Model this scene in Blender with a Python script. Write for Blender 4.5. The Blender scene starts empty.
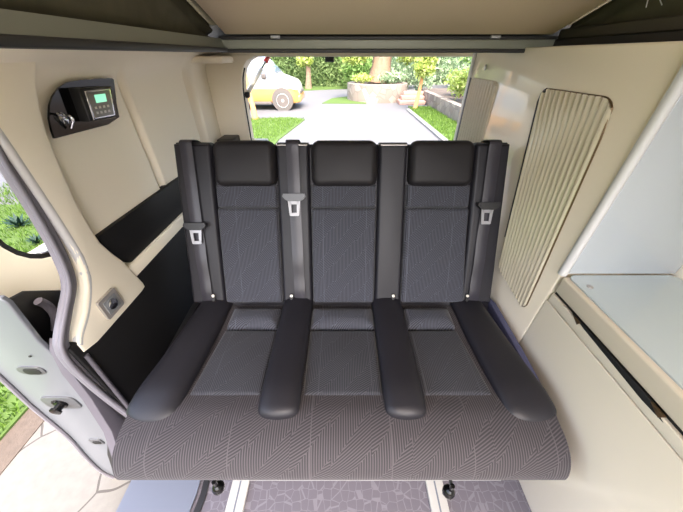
import bpy, bmesh, math, random
from mathutils import Vector
random.seed(7)
C = bpy.context.scene.collection
PI = math.pi
# ------------------------------------------------------------------ camera, sky, sun, exposure
FPX, PITCH, EYE = 275.0, math.atan(201/275.0), 1.32
cam_d = bpy.data.cameras.new('camera'); cam = bpy.data.objects.new('camera', cam_d); C.objects.link(cam)
cam_d.sensor_width = 36; cam_d.lens = FPX/683*36; cam_d.clip_start = 0.02; cam_d.clip_end = 300
cam.location = (0, 0, EYE); cam.rotation_euler = (PI/2-PITCH, 0, 0)
sc = bpy.context.scene; sc.camera = cam
sc.view_settings.view_transform = 'Standard'; sc.view_settings.look = 'None'
sc.view_settings.gamma = 1; sc.view_settings.use_curve_mapping = False
sc.view_settings.exposure = 2.2
W = bpy.data.worlds.new('sky'); sc.world = W; W.use_nodes = True
wn = W.node_tree.nodes; wl = W.node_tree.links
sky = wn.new('ShaderNodeTexSky'); sky.sky_type = 'NISHITA'; sky.sun_disc = False
sky.sun_elevation = math.radians(55); sky.sun_rotation = math.radians(170); sky.air_density = 1.0; sky.dust_density = 6.0; sky.ozone_density = 1.0
wn['Background'].inputs['Strength'].default_value = 0.30
wl.new(sky.outputs[0], wn['Background'].inputs[0])
sun_d = bpy.data.lights.new('sun', 'SUN'); sun_d.energy = .5; sun_d.angle = math.radians(1.5); sun_d.color = (1, .97, .92)
sun = bpy.data.objects.new('sun', sun_d); C.objects.link(sun); sun.location = (0, -10, 20)
sun.rotation_euler = Vector((-.12, .5, -.86)).to_track_quat('-Z', 'Y').to_euler()

# ------------------------------------------------------------------ helpers
cp, sp = math.cos(PITCH), math.sin(PITCH)
def ray(u, v):
    a = (u-341.5)/FPX; b = (256-v)/FPX
    return a, cp+b*sp, -sp+b*cp
def onx(u, v, x):
    a, y, z = ray(u, v); t = x/a; return Vector((x, y*t, EYE+z*t))
def ony(u, v, Y):
    a, y, z = ray(u, v); t = Y/y; return Vector((a*t, Y, EYE+z*t))
def onz(u, v, Z):
    a, y, z = ray(u, v); t = (Z-EYE)/z; return Vector((a*t, y*t, Z))

def lin(c):
    return tuple(((x/255)/12.92 if x/255 <= .04045 else ((x/255+.055)/1.055)**2.4) for x in c)+(1,)

class NT:
    """short-hand for building node trees"""
    def __init__(s, m): s.t = m.node_tree; s.b = s.t.nodes['Principled BSDF']
    def n(s, typ, **kw):
        nd = s.t.nodes.new(typ)
        for k, v in kw.items(): setattr(nd, k, v)
        return nd
    def l(s, a, b): s.t.links.new(a, b)
    def m(s, op, a, b=None, c=None):
        nd = s.n('ShaderNodeMath', operation=op)
        for i, x in enumerate((a, b, c)):
            if x is None: continue
            if isinstance(x, (int, float)): nd.inputs[i].default_value = x
            else: s.l(x, nd.inputs[i])
        return nd.outputs[0]
    def mix(s, f, a, b):
        nd = s.n('ShaderNodeMix', data_type='RGBA')
        for i, x in ((0, f), (6, a), (7, b)):
            if isinstance(x, (int, float, tuple)): nd.inputs[i].default_value = x
            else: s.l(x, nd.inputs[i])
        return nd.outputs[2]
    def bump(s, h, strength=.3, dist=.002):
        nd = s.n('ShaderNodeBump'); nd.inputs['Strength'].default_value = strength; nd.inputs['Distance'].default_value = dist
        s.l(h, nd.inputs['Height']); s.l(nd.outputs[0], s.b.inputs['Normal'])

MATS = {}
def mat(name, rgb, rough=.5, metal=0, coat=0, noise=0, nscale=40, bump=0, bscale=200, bdist=.001, spec=.5, trans=0, emit=0, subs=0):
    m = bpy.data.materials.new(name); m.use_nodes = True; t = NT(m); b = t.b
    b.inputs['Base Color'].default_value = lin(rgb); b.inputs['Roughness'].default_value = rough
    b.inputs['Metallic'].default_value = metal; b.inputs['Coat Weight'].default_value = coat
    b.inputs['Coat Roughness'].default_value = .06
    b.inputs['Specular IOR Level'].default_value = spec; b.inputs['Transmission Weight'].default_value = trans
    if emit:
        b.inputs['Emission Color'].default_value = lin(rgb); b.inputs['Emission Strength'].default_value = emit
    co = t.n('ShaderNodeTexCoord').outputs['Object']
    if noise:
        nz = t.n('ShaderNodeTexNoise'); nz.inputs['Scale'].default_value = nscale; nz.inputs['Detail'].default_value = 4
        t.l(co, nz.inputs['Vector'])
        k = lambda f: tuple(min(1, x*f) for x in lin(rgb)[:3])+(1,)
        t.l(t.mix(nz.outputs[0], k(1-noise), k(1+noise)), b.inputs['Base Color'])
    if bump:
        nz = t.n('ShaderNodeTexNoise'); nz.inputs['Scale'].default_value = bscale; nz.inputs['Detail'].default_value = 3
        t.l(co, nz.inputs['Vector']); t.bump(nz.outputs[0], bump, bdist)
    MATS[name] = m
    return m

def leafmat(name, c1, c2, c3):
    m = mat(name, c1, .55, spec=.3); t = NT(m)
    g = t.n('ShaderNodeNewGeometry'); r = t.n('ShaderNodeValToRGB')
    e = r.color_ramp.elements; e[0].color = lin(c1); e[1].color = lin(c3); x = e.new(.5); x.color = lin(c2)
    t.l(g.outputs['Random Per Island'], r.inputs[0]); t.l(r.outputs[0], t.b.inputs['Base Color'])
    t.b.inputs['Subsurface Weight'].default_value = 0
    tr = t.n('ShaderNodeBsdfTranslucent'); t.l(r.outputs[0], tr.inputs[0])
    mx = t.n('ShaderNodeMixShader'); mx.inputs[0].default_value = .35
    t.l(t.b.outputs[0], mx.inputs[1]); t.l(tr.outputs[0], mx.inputs[2])
    t.l(mx.outputs[0], t.t.nodes['Material Output'].inputs[0])
    return m

def link(name, bm, m, parent=None, smooth=35, kind=None, label=None, origin=None):
    """turn a bmesh in world coordinates into ONE object, origin at its base (or in its thing's frame)"""
    me = bpy.data.meshes.new(name)
    if parent is None:
        if origin is None:
            xs = [v.co.x for v in bm.verts]; ys = [v.co.y for v in bm.verts]; zs = [v.co.z for v in bm.verts]
            origin = Vector(((min(xs)+max(xs))/2, (min(ys)+max(ys))/2, min(zs)))
        off = Vector(origin)
    else:
        off = Vector((0, 0, 0)); q = parent
        while q: off += q.location; q = q.parent
    for v in bm.verts: v.co -= off
    if smooth is not None:
        for f in bm.faces: f.smooth = True
    bm.normal_update(); bm.to_mesh(me); bm.free()
    if smooth is not None: me.set_sharp_from_angle(angle=math.radians(smooth))
    me.materials.append(m if not isinstance(m, str) else MATS[m])
    o = bpy.data.objects.new(name, me); C.objects.link(o)
    if parent is None: o.location = off
    else: o.parent = parent
    if kind: o['kind'] = kind
    if label: o['label'] = label
    return o
def thing(name, label, cat, loc, group=None):
    o = bpy.data.objects.new(name, None); C.objects.link(o); o.location = loc; o.empty_display_size = .05
    o['label'] = label; o['category'] = cat
    if group: o['group'] = group
    return o
def tag(o, label, cat, group=None, kind=None):
    o['label'] = label; o['category'] = cat
    if group: o['group'] = group
    if kind: o['kind'] = kind
    return o
def struct(name, bm, m, smooth=35, label=None, cat=None):
    o = link(name, bm, m, None, smooth, 'structure')
    if label: o['label'] = label
    if cat: o['category'] = cat
    return o
def B(): return bmesh.new()
def add_box(bm, c, s, bev=0, seg=3, fn=None):
    r = bmesh.ops.create_cube(bm, size=1); vs = r['verts']
    for v in vs: v.co = Vector((c[0]+v.co.x*s[0], c[1]+v.co.y*s[1], c[2]+v.co.z*s[2]))
    if bev:
        es = list({e for v in vs for e in v.link_edges})
        r = bmesh.ops.bevel(bm, geom=es, offset=bev, segments=seg, profile=.5, affect='EDGES')
        vs = list({v for f in r['faces'] for v in f.verts}) or vs
    return bm
def box(x0, x1, y0, y1, z0, z1, bev=0, seg=3):
    return add_box(B(), ((x0+x1)/2, (y0+y1)/2, (z0+z1)/2), (x1-x0, y1-y0, z1-z0), bev, seg)
def add_prism(bm, pts, vec, bev=0, seg=2):
    vec = Vector(vec)
    a = [bm.verts.new(Vector(p)) for p in pts]; b = [bm.verts.new(Vector(p)+vec) for p in pts]
    fs = [bm.faces.new(a), bm.faces.new(b[::-1])]; n = len(a)
    for i in range(n): fs.append(bm.faces.new((a[(i+1) % n], a[i], b[i], b[(i+1) % n])))
    bmesh.ops.recalc_face_normals(bm, faces=fs)
    if bev:
        es = [e for e in fs[0].edges]
        bmesh.ops.bevel(bm, geom=es, offset=bev, segments=seg, profile=.5, affect='EDGES')
    return bm
def prism(pts, vec, bev=0, seg=2): return add_prism(B(), pts, vec, bev, seg)
def add_loft(bm, loops, cap=True, closed=True, uvs=None):
    rows = [[bm.verts.new(Vector(p)) for p in L] for L in loops]; n = len(loops[0]); fs = []
    uvl = bm.loops.layers.uv.verify() if uvs else None
    for i in range(len(rows)-1):
        for j in range(n if closed else n-1):
            k = (j+1) % n
            f = bm.faces.new((rows[i][j], rows[i][k], rows[i+1][k], rows[i+1][j])); fs.append(f)
            if uvs:
                for lp, (ii, jj) in zip(f.loops, ((i, j), (i, k), (i+1, k), (i+1, j))): lp[uvl].uv = uvs(ii, jj)
    if cap and closed:
        fs.append(bm.faces.new(rows[0])); fs.append(bm.faces.new(rows[-1][::-1]))
    bmesh.ops.recalc_face_normals(bm, faces=fs)
    return bm
def loft(loops, **k): return add_loft(B(), loops, **k)
def smooth_path(pts, n=6):
    P = [Vector(p) for p in pts]; out = []
    for i in range(len(P)-1):
        a = P[max(i-1, 0)]; b = P[i]; c = P[i+1]; d = P[min(i+2, len(P)-1)]
        for k in range(n):
            t = k/n
            out.append(.5*((2*b)+(c-a)*t+(2*a-5*b+4*c-d)*t*t+(3*b-a-3*c+d)*t**3))
    out.append(P[-1]); return out
def add_tube(bm, pts, r, n=10, closed=False, flat=1.0):
    P = [Vector(p) for p in pts]; loops = []; up = Vector((.31, .17, .93)); m = len(P)
    for i, p in enumerate(P):
        d = (P[(i+1) % m]-P[i-1]) if closed else (P[min(i+1, m-1)]-P[max(i-1, 0)])
        d.normalize(); s = d.cross(up)
        if s.length < .05: s = d.cross(Vector((1, 0, 0)))
        s.normalize(); t = s.cross(d); rr = r[i] if isinstance(r, (list, tuple)) else r
        loops.append([p+(s*math.cos(a)+t*math.sin(a)*flat)*rr for a in [2*PI*k/n for k in range(n)]])
    if closed: loops.append(loops[0])
    add_loft(bm, loops, cap=not closed)
    if closed: bmesh.ops.remove_doubles(bm, verts=bm.verts, dist=1e-6)
    return bm
def tube(pts, r, n=10, closed=False, flat=1.0): return add_tube(B(), pts, r, n, closed, flat)
def add_lathe(bm, base, axis, prof, n=20):
    """prof: list of (radius, height along axis)"""
    ax = Vector(axis).normalized(); s = ax.orthogonal().normalized(); t = ax.cross(s)
    return add_loft(bm, [[Vector(base)+ax*h+(s*math.cos(a)+t*math.sin(a))*max(r, 1e-4) for a in [2*PI*k/n for k in range(n)]] for r, h in prof])
def lathe(base, axis, prof, n=20): return add_lathe(B(), base, axis, prof, n)
def rrect(w, h, r, n=5, cx=0, cy=0):
    out = []
    for sx, sy, a0 in ((1, 1, 0), (-1, 1, 90), (-1, -1, 180), (1, -1, 270)):
        for k in range(n+1):
            a = math.radians(a0+90*k/n)
            out.append((cx+sx*(w/2-r)+r*math.cos(a), cy+sy*(h/2-r)+r*math.sin(a)))
    return out
def sstep(a, b, x):
    t = max(0, min(1, (x-a)/(b-a))); return t*t*(3-2*t)

# ------------------------------------------------------------------ materials
mat('cream_trim', (240, 230, 210), .5, bump=.05, bscale=300, spec=.4)
mat('cream_gloss', (228, 215, 193), .32, coat=.8, spec=.4)
mat('lining_beige', (222, 202, 168), .8, bump=.2, bscale=500, spec=.2)
mat('white_edge', (196, 194, 193), .35, coat=.3)
mat('white_lit_blue', (168, 172, 176), .22, coat=.7)  # white cabinet panel, bluish daylight put into its colour
mat('worktop_beige', (214, 200, 178), .4, coat=.2)
mat('glass_lid', (184, 193, 195), .08, coat=1)  # bluish reflected light put into the glass colour
mat('slot_black', (14, 13, 13), .6)
mat('black_plastic', (20, 20, 22), .45, bump=.1, bscale=400)
mat('charcoal_board', (22, 21, 22), .55, bump=.2, bscale=500, spec=.3)
mat('satin_black', (10, 10, 11), .08, spec=.35)
mat('grey_rubber', (104, 101, 108), .55, bump=.1, bscale=300)
mat('silver_paint', (108, 111, 117), .4, metal=.2, coat=.25)
mat('fitting_grey', (84, 85, 88), .4, metal=.3)
mat('sill_grey', (84, 80, 88), .6)
mat('shield_blue', (74, 76, 104), .4)
mat('step_bluegrey', (86, 91, 104), .45)
mat('rail_grey', (120, 121, 108), .5, metal=.2)
mat('rail_dark', (36, 35, 34), .6)
mat('rail_olive', (66, 62, 50), .6)
mat('canvas', (78, 74, 58), .85, noise=.25, nscale=30, spec=.2)
mat('chrome', (200, 200, 205), .15, metal=1)
mat('brushed_steel', (178, 172, 168), .32, metal=.5)
mat('bronze_metal', (112, 92, 68), .35, metal=.8)
mat('white_metal', (150, 150, 149), .4)
mat('red_plastic', (206, 52, 44), .4)
mat('steel_grey', (150, 152, 154), .4, metal=.3)
mat('display_grey', (106, 103, 95), .35, coat=.3)
mat('display_green', (120, 196, 160), .3, emit=.35)
mat('button_print', (196, 190, 176), .5)
mat('leather', (31, 30, 35), .46, bump=.25, bscale=700, bdist=.0006, spec=.3)
mat('leather_head', (30, 28, 30), .5, bump=.3, bscale=700, bdist=.0006, spec=.24)
mat('belt_web', (42, 40, 47), .36, spec=.45)
mat('tongue_grey', (150, 149, 152), .3, metal=.3)
mat('ivory_plastic', (228, 222, 210), .4)

def fabric(name, dark, light, cw, per, sw):
    """woven upholstery: fine ribs that change direction in zigzag zones, with paler stitched zone lines"""
    m = mat(name, dark, .78, spec=.25); t = NT(m)
    uv = t.n('ShaderNodeUVMap'); s = t.n('ShaderNodeSeparateXYZ'); t.l(uv.outputs[0], s.inputs[0])
    U, V = s.outputs[0], s.outputs[1]
    cu = t.m('DIVIDE', t.m('ADD', U, 5*cw+.03), cw); col = t.m('FLOOR', cu); fr = t.m('FRACT', cu)
    par = t.m('FLOORED_MODULO', col, 2.0)
    q = t.m('SUBTRACT', V, t.m('MULTIPLY', fr, cw*1.25))
    q = t.m('ADD', q, t.m('MULTIPLY', col, per*.37))
    zone = t.m('LESS_THAN', t.m('FRACT', t.m('DIVIDE', q, per)), .5)
    diag = t.m('SUBTRACT', t.m('MULTIPLY', V, .84), t.m('MULTIPLY', U, t.m('ADD', .48, t.m('MULTIPLY', par, .16))))
    st = t.m('ADD', t.m('MULTIPLY', zone, diag), t.m('MULTIPLY', t.m('SUBTRACT', 1.0, zone), U))
    w = t.m('SINE', t.m('MULTIPLY', st, 2*PI/sw))
    w = t.m('SMOOTH_MAX', t.m('MULTIPLY', t.m('ADD', w, .35), .75), 0.0, .1)
    fz = t.m('ABSOLUTE', t.m('SUBTRACT', t.m('FRACT', t.m('DIVIDE', q, per/2)), .5))
    edge = t.m('MULTIPLY', t.m('GREATER_THAN', fz, .488), t.m('GREATER_THAN', t.m('SINE', t.m('MULTIPLY', U, 2*PI/.005)), -.2))
    edge2 = t.m('MULTIPLY', t.m('LESS_THAN', t.m('ABSOLUTE', t.m('SUBTRACT', fr, .5)), .012), t.m('LESS_THAN', par, .5))
    lines = t.m('MINIMUM', t.m('ADD', w, t.m('MULTIPLY', t.m('ADD', edge, edge2), 1.0)), 1.8)
    t.l(t.mix(lines, lin(dark), lin(light)), t.b.inputs['Base Color'])
    t.b.inputs['Sheen Weight'].default_value = .12
    t.bump(lines, .35, .0012)
    return m
fabric('fabric_front', (40, 37, 40), (71, 66, 69), .113, .19, .0070)
fabric('fabric_back', (35, 36, 42), (73, 74, 83), .085, .15, .0056)
fabric('fabric_shaded', (29, 29, 33), (60, 60, 66), .085, .15, .0056)  # same weave as the backrest panels, shade on the seat put into darker colours

# reeded pane : slightly translucent pale acrylic
mat('reeded', (196, 184, 160), .24, coat=.9)
# floor vinyl
m = mat('floor_vinyl', (74, 72, 82), .5); t = NT(m)
co = t.n('ShaderNodeTexCoord').outputs['Object']; vo = t.n('ShaderNodeTexVoronoi', feature='DISTANCE_TO_EDGE'); vo.inputs['Scale'].default_value = 34
vo.inputs['Randomness'].default_value = .45; t.l(co, vo.inputs['Vector'])
ln_ = t.m('LESS_THAN', vo.outputs['Distance'], .03)
t.l(t.mix(ln_, lin((82, 79, 88)), lin((98, 95, 104))), t.b.inputs['Base Color']); t.bump(ln_, .4, .001)
# crazy paving
m = mat('flagstone', (206, 196, 180), .8); t = NT(m)
co = t.n('ShaderNodeTexCoord').outputs['Object']
nz = t.n('ShaderNodeTexNoise'); nz.inputs['Scale'].default_value = 3; t.l(co, nz.inputs['Vector'])
va = t.n('ShaderNodeVectorMath', operation='MULTIPLY_ADD'); t.l(nz.outputs['Color'], va.inputs[0]); va.inputs[1].default_value = (.12, .12, 0); t.l(co, va.inputs[2])
vo = t.n('ShaderNodeTexVoronoi', feature='DISTANCE_TO_EDGE'); vo.inputs['Scale'].default_value = 2.5; t.l(va.outputs[0], vo.inputs['Vector'])
vc = t.n('ShaderNodeTexVoronoi'); vc.inputs['Scale'].default_value = 2.5; t.l(va.outputs[0], vc.inputs['Vector'])
n2 = t.n('ShaderNodeTexNoise'); n2.inputs['Scale'].default_value = 26; n2.inputs['Detail'].default_value = 6; t.l(co, n2.inputs['Vector'])
stone = t.mix(n2.outputs[0], lin((88, 85, 81)), lin((106, 103, 98)))
stone = t.mix(t.m('MULTIPLY', t.n('ShaderNodeSeparateColor').outputs[0], 0.0), stone, stone)
ln_ = t.m('LESS_THAN', vo.outputs['Distance'], .011)
t.l(t.mix(ln_, stone, lin((62, 58, 54))), t.b.inputs['Base Color']); t.bump(t.m('MINIMUM', vo.outputs['Distance'], .05), .5, .05)
mat('concrete', (88, 88, 90), .85, noise=.04, nscale=2, bump=.15, bscale=40, bdist=.004)
mat('kerb', (112, 111, 109), .85, noise=.1, nscale=10)
mat('soil', (78, 68, 60), .95, noise=.3, nscale=25, bump=.4, bscale=50, bdist=.01)
mat('turf', (72, 92, 46), .9, noise=.2, nscale=14, spec=.15)
# dry-stone masonry
m = mat('masonry', (176, 158, 142), .9); t = NT(m)
co = t.n('ShaderNodeTexCoord').outputs['Object']
vo = t.n('ShaderNodeTexVoronoi', feature='DISTANCE_TO_EDGE'); vo.inputs['Scale'].default_value = 3.2; t.l(co, vo.inputs['Vector'])
vc = t.n('ShaderNodeTexVoronoi'); vc.inputs['Scale'].default_value = 3.2; t.l(co, vc.inputs['Vector'])
ss = t.n('ShaderNodeSeparateColor'); t.l(vc.outputs['Color'], ss.inputs[0])
st_ = t.mix(ss.outputs[0], lin((110, 99, 90)), lin((142, 132, 122)))
t.l(t.mix(t.m('LESS_THAN', vo.outputs['Distance'], .035), st_, lin((108, 100, 92))), t.b.inputs['Base Color'])
t.bump(t.m('MINIMUM', vo.outputs['Distance'], .12), .6, .06)
mat('step_pink', (162, 128, 116), .85, noise=.1, nscale=8)
mat('bark', (126, 104, 86), .9, noise=.3, nscale=14, bump=.7, bscale=18, bdist=.03)
mat('bark_orange', (184, 134, 88), .85, noise=.2, nscale=14, bump=.4, bscale=20, bdist=.02)
leafmat('leaf_hedge', (82, 106, 60), (104, 128, 76), (132, 152, 98))
leafmat('leaf_lime', (142, 164, 74), (170, 186, 98), (196, 204, 134))
leafmat('leaf_green', (90, 124, 58), (116, 150, 78), (146, 174, 100))
leafmat('leaf_blue', (112, 138, 104), (140, 162, 126), (172, 188, 154))
leafmat('leaf_agave', (22, 44, 38), (32, 58, 48), (48, 74, 62))
leafmat('blade', (70, 98, 34), (86, 116, 44), (106, 134, 58))
mat('van_white', (164, 164, 162), .3, coat=.6)
mat('van_orange', (190, 138, 76), .35, coat=.5)
mat('car_glass', (120, 138, 158), .05, coat=1)  # pale glare on the windows put into their colour
mat('tyre', (82, 79, 76), .85)
mat('alloy', (214, 214, 214), .3, metal=.5)
mat('lamp_glass', (236, 236, 232), .1, coat=1)
mat('bumper_dark', (84, 78, 74), .6)

# ------------------------------------------------------------------ ground outside
GZ = -.42
struct('ground', box(-60, 60, 3.6, 90, GZ-.2, GZ), 'concrete', None)
struct('pavement', box(-1.75, 30, -8, 3.6, GZ-.2, GZ), 'flagstone', None)
struct('soil_strip', box(-1.90, -1.75, -8, 3.6, GZ-.2, GZ+.005), 'soil', None)
struct('lawn', box(-30, -1.90, -8, 3.6, GZ-.2, GZ+.02), 'turf', None)
def ground_poly(name, px, m, h=.02):
    return struct(name, prism([onz(u, v, GZ) for u, v in px], (0, 0, h)), m, None)
ground_poly('lawn', [(150, 150), (271, 150), (279, 140), (305, 120), (290, 117.5), (262, 119), (200, 121)], 'turf')
ground_poly('lawn', [(322, 103.6), (332, 98.6), (350, 96.5), (368, 98), (366, 104)], 'turf')
ground_poly('lawn', [(200, 92), (300, 91), (356, 88.4), (358, 85.4), (300, 85.2), (200, 85.2)], 'turf')
rl = [(2.62, 5.2), (2.66, 12.0), (2.95, 12.8), (3.6, 12.8), (3.62, 5.2)]
struct('lawn', prism([(x, y, GZ) for x, y in rl], (0, 0, .03)), 'turf', None)
struct('kerb', prism([(2.48, 5.2, GZ), (2.52, 12.1, GZ), (2.66, 12.0, GZ), (2.62, 5.2, GZ)], (0, 0, .05)), 'kerb', None)

def blades(name, n, pt, hmin, hmax, m, label):
    vs = []; fs = []
    for i in range(n):
        x, y, z = pt(); a = random.random()*2*PI; h = random.uniform(hmin, hmax); w = h*.09+.002
        dx, dy = math.cos(a)*w, math.sin(a)*w; lx, ly = random.uniform(-.5, .5)*h, random.uniform(-.5, .5)*h
        k = len(vs); vs += [(x-dx, y-dy, z), (x+dx, y+dy, z), (x+lx*.4+dx*.6, y+ly*.4+dy*.6, z+h*.6), (x+lx, y+ly, z+h), (x+lx*.4-dx*.6, y+ly*.4-dy*.6, z+h*.6)]
        fs.append((k, k+1, k+2, k+3, k+4))
    me = bpy.data.meshes.new(name); o0 = Vector(vs[0]); me.from_pydata([Vector(v)-o0 for v in vs], [], fs); me.materials.append(MATS[m])
    o = bpy.data.objects.new(name, me); o.location = o0; C.objects.link(o); return tag(o, label, 'grass', kind='stuff')
blades('grass', 16000, lambda: (-1.92-3.6*random.random()**1.5, random.uniform(.3, 4.4) if True else 0, GZ+.015), .03, .07, 'blade', 'bright green lawn grass beside the open sliding door on the left')
blades('grass', 5000, lambda: (random.uniform(2.68, 3.58), random.uniform(6.2, 12.6), GZ+.03), .04, .09, 'blade', 'green grass strip along the low stone wall behind the van')
def patch():
    while True:
        x = random.uniform(-4.5, -1.2); y = random.uniform(7.0, 10.2)
        a, b = onz(279, 140, GZ), onz(305, 120, GZ)
        if x < a.x+(y-a.y)*(b.x-a.x)/(b.y-a.y)-.05: return x, y, GZ+.02
blades('grass', 5000, patch, .04, .08, 'blade', 'green grass patch on the driveway in front of the parked van')

# ------------------------------------------------------------------ planting
def leaves_mesh(name, n, pt, size, m, parent=None, loc=None):
    vs = []; fs = []
    for i in range(n):
        p, nr = pt(); s = size*random.uniform(.6, 1.3)
        d = Vector((random.gauss(0, 1), random.gauss(0, 1), random.gauss(0, 1)))+nr*1.2; d.normalize()
        u = d.orthogonal().normalized(); a = random.random()*6.28; v = d.cross(u); u, v = u*math.cos(a)+v*math.sin(a), v*math.cos(a)-u*math.sin(a)
        k = len(vs); vs += [p-u*s, p+v*s*.45+d*s*.15, p+u*s, p-v*s*.45+d*s*.15]; fs.append((k, k+1, k+2, k+3))
    me = bpy.data.meshes.new(name); off = Vector(loc)
    me.from_pydata([q-off for q in vs], [], fs); me.materials.append(MATS[m])
    o = bpy.data.objects.new(name, me); C.objects.link(o)
    if parent: o.parent = parent
    else: o.location = off
    return o
def blob(c, r, fill=.35):
    c = Vector(c)
    def f():
        d = Vector((random.gauss(0, 1), random.gauss(0, 1), random.gauss(0, 1))).normalized()
        k = (1-fill)+fill*random.random()
        k *= 1+.18*math.sin(d.x*7+c.x)*math.cos(d.z*6+d.y*5)
        return c+Vector((d.x*r[0], d.y*r[1], d.z*r[2]))*k, d
    return f
def blobs(L):
    fs = [blob(c, r, .6) for c, r in L]
    return lambda: random.choice(fs)()
# hedge
hx0, hx1, hy, hz = -7.5, 2.6, 22.6, 3.2
def hedge_pt():
    k = random.random()
    x = random.uniform(hx0, hx1)
    if k < .8: return Vector((x, hy-.5+.18*math.sin(x*2.1)+random.uniform(-.2, .2), GZ+random.random()*hz)), Vector((0, -1, .2))
    return Vector((x, hy+random.uniform(-.5, .6), GZ+hz+random.uniform(-.2, .15))), Vector((0, 0, 1))
hd = thing('hedge', 'tall clipped green hedge at the back of the garden', 'hedge', (-2.5, hy, GZ))
leaves_mesh('foliage', 17000, hedge_pt, .1, 'leaf_hedge', hd, (-2.5, hy, GZ))
link('core', box(hx0+.1, hx1-.1, hy-.35, hy+.5, GZ, GZ+hz-.2, .1), 'leaf_hedge', hd)

def far_pt():
    x = random.uniform(3.2, 15)
    return Vector((x, 24+.4*math.sin(x*1.7)+random.uniform(-.4, .3), GZ+random.random()*(3.6+.5*math.sin(x*1.1)))), Vector((0, -1, .2))
h2 = thing('hedge', 'loose pale grey-green screen of trees far behind the right-hand shrubs', 'hedge', (9, 24, GZ))
leaves_mesh('foliage', 9000, far_pt, .15, 'leaf_blue', h2, (9, 24, GZ))
link('core', box(3.4, 14.8, 24.2, 24.9, GZ, GZ+3.0, .1), 'leaf_blue', h2)
def trunk_bm(base, top, r0, r1, bend=.05, n=7, branches=()):
    b, t_ = Vector(base), Vector(top); pts = []
    for i in range(n):
        k = i/(n-1); pts.append(b.lerp(t_, k)+Vector((math.sin(k*5)*bend, math.cos(k*4)*bend-bend, 0)))
    bm = tube(pts, [r0+(r1-r0)*(i/(n-1))+(r0*.35 if i == 0 else 0) for i in range(n)], 12)
    for k, d, r in branches:
        p = b.lerp(t_, k); add_tube(bm, [p, p+Vector(d)*.5+Vector((0, 0, .05)), p+Vector(d)], [r, r*.75, r*.4], 8)
    return bm
def tree(name, label, base, top, r0, r1, crown, n, size, lm, bark='bark', branches=(), bend=.05):
    o = thing(name, label, 'tree', base)
    link('trunk', trunk_bm(base, top, r0, r1, bend, branches=branches), bark, o)
    if crown: leaves_mesh('crown', n, blobs(crown), size, lm, o, base)
    return o
tree('sapling', 'slender orange-brown tree trunk in front of the parked van', (-2.87, 10.1, GZ), (-3.3, 10.3, 3.2), .075, .05,
     [((-3.3, 10.3, 3.5), (1.1, 1.1, .9))], 900, .09, 'leaf_lime', 'bark_orange', [(.8, (.5, .1, .6), .03), (.75, (-.5, 0, .5), .03)])
tree('slim_tree', 'slim pale trunk with light leaves standing before the tall hedge', (-2.1, 20.4, GZ), (-2.05, 20.4, 3.6), .16, .1,
     [((-2.2, 20.3, 1.15), (.5, .4, .4)), ((-2.0, 20.3, 3.6), (1.6, 1.4, 1.0))], 1500, .12, 'leaf_lime', 'bark', [(.55, (-.35, -.1, .3), .05)])
tree('big_tree', 'thick old tree trunk rising behind the round stone planter', (1.82, 15.7, GZ+.66), (1.95, 15.9, 4.2), .46, .38,
     [((2.4, 15.6, 3.1), (2.0, 1.6, 1.2)), ((.55, 15.2, 1.45), (.75, .7, .5)), ((3.0, 15.2, 1.45), (.6, .6, .45))], 3200, .11, 'leaf_lime', 'bark',
     [(.3, (-1.1, -.4, .0), .07), (.3, (1.1, -.4, .1), .07), (.5, (1.1, -.4, .7), .12)])
tree('young_tree', 'young leafy tree with thin leaning trunk at the grass strip corner', (2.88, 12.15, GZ), (3.02, 12.1, 2.4), .07, .035,
     [((3.0, 12.0, 1.05), (.40, .38, .42)), ((3.05, 12.0, 1.75), (.5, .5, .6))], 1300, .085, 'leaf_lime', 'bark_orange',
     [(.62, (.3, -.1, .35), .02), (.55, (-.25, 0, .35), .02)])
tree('overhanging_tree', 'dark green tree overhanging the low wall on the right', (5.4, 10.6, GZ), (5.0, 10.4, 3.0), .14, .09,
     [((4.5, 10.2, 1.45), (.95, .9, .5)), ((4.1, 10.0, 2.4), (.6, .6, .5)), ((5.4, 10.4, 2.6), (1.3, 1.1, .9))], 2200, .085, 'leaf_green', 'bark',
     [(.6, (-.7, -.3, .5), .06), (.7, (.5, .2, .6), .05)])
def shrub(label, c, r, n, size, lm, group=None):
    o = thing('shrub', label, 'shrub', (c[0], c[1], c[2]-r[2]), group)
    leaves_mesh('foliage', n, blob(c, r, .75), size, lm, o, o.location)
    bm = B(); b = Vector(o.location)
    for k in range(5):
        d = Vector((random.uniform(-.5, .5)*r[0], random.uniform(-.5, .5)*r[1], r[2]*1.1)); add_tube(bm, [b, b+d*.5, b+d], [.02, .015, .008], 6)
    link('stems', bm, 'bark', o)
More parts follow.
